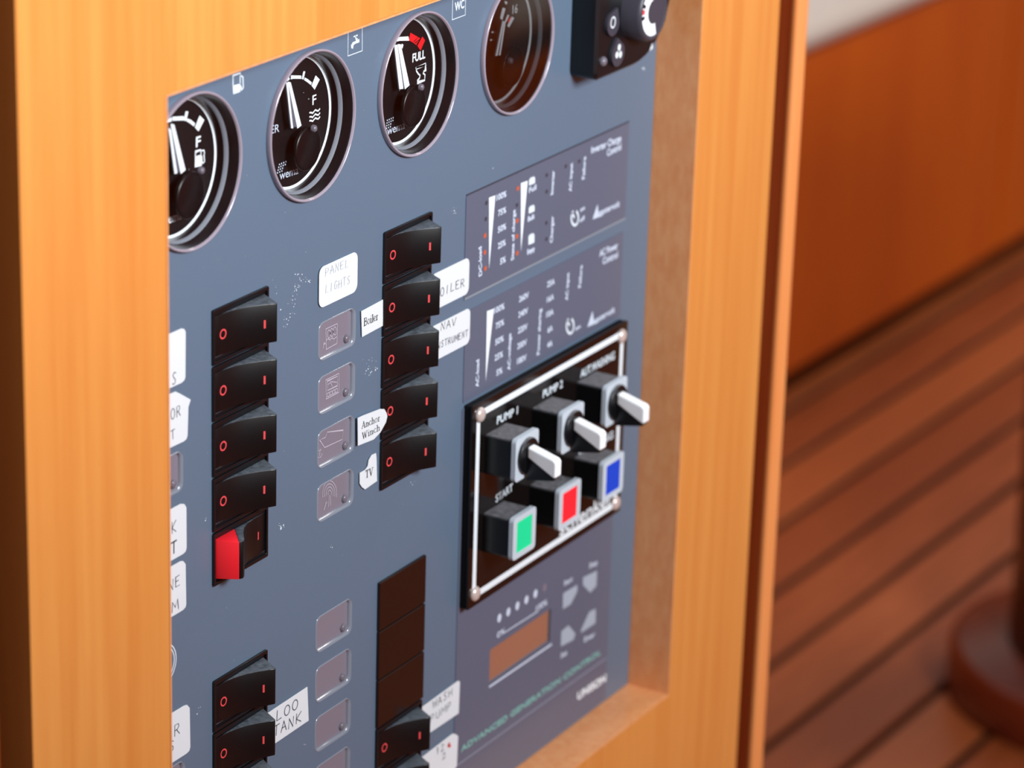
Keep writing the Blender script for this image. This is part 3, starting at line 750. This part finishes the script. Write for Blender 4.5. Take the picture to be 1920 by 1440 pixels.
# ---------------------------------------------------------------- charger and power control membranes
def membrane(name, label, x0, x1, z0, z1):
    t_ = thing(name, label, 'control panel', (x0, 0, z0))
    return obj('membrane', prism(rrect(x0, z0, x1, z1, .0008, 2), -.0003, -.00003), 'membrane', t_)
YM = -.0003
def mt_(t_, s, a, b, cap, c, mt='paleprint', bold=.14): return ptext(s, a, b, cap, t_, mt, c, YM, .00008, bold)
def mp_(t_, pts, c, mt='white', name='scale_bar'): return obj(name, flat(xz(pts, c, YM), YM-.00008), mt, t_)
inv = membrane('charger_control', 'grey charger control membrane reading DC-load and State of charge', .0856, .2162, .0095, .0502)
ptxt = [('DC-load', (303,1418), (300,1160), 2.4), ('100%', (435,750), (522,712), 2.5), ('75%', (450,890), (520,855), 2.5), ('50%', (448,1040), (520,1003), 2.5), ('25%', (448,1185), (516,1148), 2.5), ('5%', (468,1325), (516,1300), 2.5),
        ('State of charge', (590,1280), (605,830), 2.3), ('Full', (728,680), (792,648), 2.2), ('Bulk', (718,940), (778,908), 2.2), ('Empty', (712,1235), (778,1200), 2.2), ('Inverter', (945,690), (958,478), 2.3), ('AC input', (1110,662), (1122,410), 2.3), ('Failure', (1228,550), (1240,352), 2.3),
        ('Charger', (940,1122), (950,885), 2.3), ('Inverter Charge', (1288,325), (1555,215), 3.0), ('Control', (1430,350), (1555,290), 3.0), ('on', (1190,850), (1228,828), 1.8), ('off', (1185,945), (1228,920), 1.8), ('mastervolt', (1345,890), (1540,800), 2.6)]
for s_, a, b, cap in ptxt: mt_(inv, s_, a, b, cap, cI)
mp_(inv, [(368,722),(425,702),(368,1365)], cI); mp_(inv, [(655,592),(716,570),(655,1210)], cI)
mp_(inv, [(1300,918),(1345,780),(1352,870),(1400,880)], cI, 'paleprint', 'logo_mark')
for (a, b) in (((728,560),(782,615)), ((725,815),(778,868)), ((722,1070),(776,1150))):
    mp_(inv, [(a[0], a[1]), (b[0], a[1]-22), (b[0], b[1]-24), (a[0], b[1])], cI, 'iconblue', 'pictogram')
    mp_(inv, [(a[0]+8, a[1]-14), (a[0]+46, a[1]-30), (a[0]+46, a[1]-18), (a[0]+8, a[1]-2)], cI, 'iconblue', 'pictogram')
def power_mark(t_, c, cx, cy, rx, ry):
    obj('pictogram', join(ribbon(xz(arc(cx, cy, rx, ry, -60, 240), c, YM), .0011, YM-.00008), ribbon(xz([(cx-.2*rx, cy-.1*ry), (cx-.75*rx, cy-.6*ry)], c, YM), .0011, YM-.00008)), 'iconblue', t_)
power_mark(inv, cI, 1140, 905, 32, 66)
for (x, y) in ((335,1360),(330,1215),(332,1065),(622,1222),(620,1070),(622,930),(628,640)):
    q = xz([(x, y)], cI, YM)[0]; obj('indicator_dot', flat(circle(q, .0010, 10, .0011), YM-.00008), 'orange', inv)
for (x, y) in ((345,770),(340,915),(620,790),(888,520),(888,668),(885,950),(885,1095),(1060,440),(1180,395)):
    q = xz([(x, y)], cI, YM)[0]; obj('indicator_dot', flat(circle(q, .0009, 10, .0010), YM-.00008), 'darkgrey', inv)
obj('bevel_edge', box(.0858, .2160, -.0006, -.00003, .0087, .0094), 'ledge', inv.parent)  # lower bevel catching light, the highlight put into its pale colour
obj('bevel_edge', box(.0858, .2162, -.0004, -.00003, .0503, .0508), 'darkgrey', inv.parent)
pwr = membrane('power_control', 'grey power control membrane reading AC-load and Power sharing', .0870, .2152, -.0340, .0035)
ptxt = [('AC-load', (265,1365), (270,1130), 2.4), ('100%', (400,735), (488,690), 2.5), ('75%', (415,868), (485,828), 2.5), ('50%', (410,1010), (482,970), 2.5), ('25%', (405,1145), (475,1108), 2.5), ('5%', (420,1275), (470,1248), 2.5),
        ('AC-voltage', (540,1218), (548,905), 2.3), ('260V', (618,635), (700,592), 2.5), ('240V', (612,770), (692,728), 2.5), ('220V', (608,908), (688,866), 2.5), ('200V', (602,1045), (682,1003), 2.5), ('180V', (600,1175), (680,1135), 2.5),
        ('Power sharing', (795,1085), (812,690), 2.3), ('25A', (862,505), (925,475), 2.5), ('16A', (860,638), (918,608), 2.5), ('10A', (855,768), (915,738), 2.5), ('6A', (866,902), (908,880), 2.5), ('4A', (862,1032), (905,1012), 2.5),
        ('AC input', (1042,612), (1055,375), 2.3), ('Failure', (1155,502), (1170,312), 2.3), ('AC Power', (1318,240), (1475,165), 3.0), ('Control', (1345,305), (1475,245), 3.0), ('on', (1108,882), (1150,858), 1.8), ('mastervolt', (1255,830), (1448,720), 2.6)]
for s_, a, b, cap in ptxt: mt_(pwr, s_, a, b, cap, cJ)
mp_(pwr, [(338,712),(398,690),(326,1325)], cJ)
mp_(pwr, [(1212,850),(1258,710),(1268,800),(1310,810)], cJ, 'paleprint', 'logo_mark')
power_mark(pwr, cJ, 1062, 840, 32, 66)

# ---------------------------------------------------------------- battery monitor membrane with a small display
bm_ = thing('generator_control', 'grey generator control membrane with a small amber display', 'control panel', (.0866, 0, ZB+.001))
bm_t = bm_
bm_ = obj('membrane', holed(rrect(.0866, ZB+.0012, .2166, -.0362, .0006, 2), [[(LCD[0], LCD[1]), (LCD[2], LCD[1]), (LCD[2], LCD[3]), (LCD[0], LCD[3])]], -.0003, -.00003), 'membrane', bm_)
obj('display', box(LCD[0], LCD[2], .0008, .0016, LCD[1], LCD[3]), 'lcd', bm_t)
def bp_(pts, mt, name): return obj(name, flat(xz(pts, cO, YM), YM-.00008), mt, bm_)
def bl_(pts, wd, mt, name): return obj(name, ribbon(xz(pts, cO, YM), wd/1000, YM-.00008), mt, bm_)
bp_([(757,290),(850,232),(850,275),(808,360),(755,395)], 'keys', 'key'); bp_([(888,185),(980,140),(976,240),(935,285),(888,235)], 'keys', 'key')
bp_([(745,540),(792,500),(838,555),(825,595),(742,640)], 'keys', 'key'); bp_([(930,410),(972,390),(970,485),(875,550),(875,530)], 'keys', 'key')
for k in range(6):
    q = xz([(337+59.5*k, 452-40*k)], cO, YM)[0]; obj('indicator_dot', flat(circle(q, .0019, 12, .0016), YM-.00008), 'legend' if k == 5 else 'paleprint', bm_)
bl_([(375,545),(590,408)], .5, 'paleprint', 'printed_rule'); bl_([(272,905),(680,625)], .9, 'paleprint', 'printed_rule'); bl_([(20,1450),(1040,715)], .6, 'rule', 'printed_rule')
def bt_(s, a, b, cap, mt='paleprint', bold=.1): return ptext(s, a, b, cap, bm_, mt, cO, YM, .00008, bold)
bt_('0%', (322,585), (372,550), 2.6); bt_('100%', (578,408), (650,362), 2.6); bt_('Start', (762,240), (818,208), 2.4); bt_('Stop', (928,125), (982,98), 2.4); bt_('Set', (740,718), (782,692), 2.4); bt_('Enter', (895,610), (965,572), 2.4)
bt_('ADVANCED GENERATION CONTROL', (85,1335), (1002,690), 2.6, 'greenprint', .22)
bt_('UNISON', (852,990), (1035,868), 3.6, 'white', .3)

# ---------------------------------------------------------------- watermaker plate
pl = thing('watermaker_panel', 'glossy black watermaker control plate with white border line', 'control panel', (.0878, 0, -.1212))
PLX0, PLX1, PLZ0, PLZ1 = .0878, .2154, -.1212, -.0348; YW = -.0042
obj('foam_gasket', prism(rrect(PLX0+.0002, PLZ0+.0002, PLX1-.0002, PLZ1-.0002, .0006, 2), -.0034, -.0004), 'blackm', pl)
plt = obj('plate', bevel_slab(PLX0, PLZ0, PLX1, PLZ1, .0008, YW, -.0034, .0002, 2), 'gloss', pl)
bxs = (.0924, .2112); bzs = (-.1163, -.0394)
def bar(x0, z0, x1, z1, wd=.0027, name='border_line'): return obj(name, ribbon([(x0, z0), (x1, z1)], wd, YW-.00008), 'white', plt)
bar(bxs[0], bzs[0]+.003, bxs[0], bzs[1]-.003); bar(bxs[0]+.003, bzs[1], bxs[1]-.003, bzs[1])
bar(bxs[1]-.0008, bzs[1]-.0035, bxs[1]-.0008, bzs[0]+.0035); bar(bxs[0]+.003, bzs[0], bxs[1]-.003, bzs[0])
scr = mesh_of('screw', lathe((0, 0), [(.0031, 0), (.0031, -.0006), (.0024, -.0014), (.0010, -.0017), (0, -.0017)], 24), 'screw')
for p in scr.polygons: p.use_smooth = True
for sx, sz in ((.0934, -.0397), (.2097, -.0403), (.0931, -.1155), (.2105, -.1160)):
    o = link('screw', scr, None, plt, (sx-.0878, YW, sz+.1212))
YB = YW
def wt(s, a, b, cap, c, bold=.12): return ptext(s, a, b, cap, plt, 'iconblue', c, YB, .0001, bold)
wt('PUMP 1', (332, 445), (640, 285), 3.4, crop(890, 740, .125)); wt('PUMP 2', (825, 725), (995, 630), 3.4, cK); wt('AUT.WASHING', (185, 448), (600, 215), 3.6, cW)
wt('START', (415, 428), (562, 322), 3.4, cL)
ws = xz([(585, 1108)], cW, YB)[0]
obj('lettering', text_vf('WASHING', (ws[0]-.030, ws[1]-.0028), (ws[0], ws[1]-.0028), .0034, YB-.0001, .00012), 'iconblue', plt)
st_ = xz([cS(425, 1060), cS(1130, 640)], None, YB)
obj('lettering', text_vf('schenker', (st_[0][0], bzs[0]+.0019), (st_[1][0], bzs[0]+.0019), .0060, YB-.0001, .00016), 'white', plt)
obj('logo_bar', ribbon([(st_[0][0]-.0008, bzs[0]), (bxs[1]-.004, bzs[0])], .0028, YB-.00012), 'white', plt)
# operating devices on the plate
BXC = (.1067, .1436, .1805); RZC = (-.0578, -.0911); DF = -.0180; HB = .0088
def body(t_, xc, zc):
    obj('switch_body', bevel_slab(xc-HB+.0002, zc-HB+.0004, xc+HB-.0002, zc+HB-.0006, .0012, DF+.0016, YW-.0001, .0002, 3), 'switchbody', t_)
    o = rrect(xc-HB-.0002, zc-HB-.0002, xc+HB+.0002, zc+HB+.0002, .0018, 4)
    return o
def push(xc, zc, cap, label):
    t_ = thing('push_button', label, 'button', (xc, YW, zc-HB), 'square push buttons on the black plate')
    o = body(t_, xc, zc)
    i = rrect(xc-.0060, zc-.0066, xc+.0060, zc+.0066, .0004, 4)
    bz = obj('bezel', frame_ring(o, i, DF-.0004, DF+.0016), 'silver', t_)
    obj('cap', prism(i, DF-.0002, DF+.0012), cap, t_)
def selector(xc, zc, label):
    t_ = thing('selector_switch', label, 'switch', (xc, YW, zc-HB), 'rotary selector switches on the black plate')
    o = body(t_, xc, zc)
    cc = circle((xc+.0006, zc-.0006), .0076, 20)
    # bezel ring: rounded square with a round hole (20 points each, matched by angle)
    ang = lambda p: math.atan2(p[1]-zc, p[0]-xc)
    o = sorted(o, key=ang); cc = sorted(cc, key=ang)
    cc = [(xc+.0076*math.cos(ang(p)), zc+.0076*math.sin(ang(p))) for p in o]
    obj('bezel', frame_ring(o, cc, DF-.0004, DF+.0016), 'silver', t_)
    obj('knob_base', lathe((xc, zc), [(.0075, DF+.001), (.0075, DF-.0014), (.0072, DF-.0018), (0, DF-.0018)], 40), 'switchbody', t_, smooth=False)
    # lever: upright blade standing out from the knob, tapering outwards, white upper part
    xl, xr = xc-.0024, xc+.0024
    def blade(pts, x0, x1, bev):
        n = len(pts); V = [(x0, y, zc+z) for y, z in pts] + [(x1, y, zc+z) for y, z in pts]
        F_ = [tuple(range(n)), tuple(range(2*n-1, n-1, -1))] + [(i, n+i, n+(i+1) % n, (i+1) % n) for i in range(n)]
        bm = bmesh.new(); vs = [bm.verts.new(v) for v in V]
        for f in F_: bm.faces.new([vs[k] for k in f])
        bmesh.ops.recalc_face_normals(bm, faces=bm.faces[:])
        bmesh.ops.bevel(bm, geom=bm.edges[:], offset=bev, segments=3, affect='EDGES', profile=.5)
        bm.verts.index_update()
        r = [tuple(v.co) for v in bm.verts], [tuple(v.index for v in f.verts) for f in bm.faces]; bm.free(); return r
    yr, yt = DF-.0015, DF-.0148
    lv = obj('lever', blade([(yr, .0038), (yr, -.0098), (yt+.0010, -.0074), (yt+.0004, -.0062), (yt+.0004, -.0002)], xl+.0002, xr-.0002, .0005), 'black', t_)
    obj('lever_cap', blade([(yr-.0004, .0046), (yr-.0004, .0000), (yt+.0012, -.0062), (yt, -.0060), (yt, .0004), (yt+.0012, .0014)], xl, xr, .0007), 'handle', lv, smooth=False)
selector(BXC[0], RZC[0], 'black selector switch with white lever above the green START button')
selector(BXC[1], RZC[0], 'black selector switch with white lever above the red-capped button')
selector(BXC[2], RZC[0], 'black selector switch with white lever above the blue-capped button')
push(BXC[0], RZC[1], 'green', 'black push button with a square green cap')
push(BXC[1], RZC[1], 'redplastic', 'black push button with a square red cap')
push(BXC[2], RZC[1], 'blue', 'black push button with a square blue cap')

# ---------------------------------------------------------------- heater control
HX0, HX1, HZ0, HZ1 = .1640, .2275, .0800, .1365; YH = -.0118
ht = thing('heater_control', 'black heater control with round knob and teardrop buttons', 'controller', (.1957, 0, HZ0))
obj('case', bevel_slab(HX0, HZ0, HX1, HZ1, (.030, .006, .004, .0035), YH, -.0001, .0012, 10), 'black', ht)
KC = (.1958, .1035)
kn = obj('knob', lathe(KC, [(.0128, YH+.0002), (.0126, YH-.0006), (.0122, YH-.0066), (.0117, YH-.0080), (.0108, YH-.0085), (.0100, YH-.0080)], 64), 'darkgrey', ht, smooth=True)
ko = obj('knob_face', flat(circle(KC, .0101, 48), YH-.0080), 'darkgrey', kn)
yk = YH-.0081
obj('white_scale', lathe(KC, [(.0050, yk), (.0098, yk)], 30, 100, 285), 'handle', kn)
obj('red_mark', lathe(KC, [(.0078, yk-.0001), (.0099, yk-.0001)], 4, 165, 178), 'redprint', kn)
for a0 in (152, 182): obj('black_mark', lathe(KC, [(.0078, yk-.0001), (.0099, yk-.0001)], 4, a0, a0+10), 'black', kn)
def drop(c, r, tip, h):
    a0 = math.atan2(tip[1]-c[1], tip[0]-c[0]); pts = [tip]
    for i in range(17):
        a = a0 + math.radians(65 + 230*i/16); pts.append((c[0]+r*math.cos(a), c[1]+r*math.sin(a)))
    return prism(pts, YH-h, YH)
bc = xz([cHt(915, 370), cHt(985, 120)], None, YH-.001)
tb = obj('teardrop_button', drop(bc[0], .0050, bc[1], .0012), 'darkgrey', ht)
q = xz([cHt(912, 350)], None, YH-.0012)[0]; obj('zero_mark', ribbon(circle(q, .0021, 24, .0018), .0006, YH-.0013, True), 'white', tb)
bc = xz([cHt(990, 840), cHt(985, 590)], None, YH-.001)
tb = obj('teardrop_button', drop(bc[0], .0052, bc[1], .0012), 'darkgrey', ht)
fan = []
for dx, dz in ((.0002, .0019), (-.0015, -.0008), (.0014, -.0012)):
    fan.append(flat(circle((bc[0][0]+dx+.0002, bc[0][1]+dz+.0006), .0014, 12, .0012), YH-.0013))
obj('fan_mark', join(*fan), 'white', tb)
q = xz([cHt(750, 960)], None, YH)[0]; obj('indicator_lamp', lathe(q, [(.0020, YH), (.0019, YH-.0008), (.0012, YH-.0015), (0, YH-.0018)], 20), 'led', ht, smooth=True)
q = xz([cHt(1510, 740)], None, YH)[0]; obj('arrow_mark', flat([(q[0]-.0014, q[1]-.0012), (q[0]+.0012, q[1]-.0006), (q[0]+.0008, q[1]+.0018)], YH-.0001), 'white', ht)
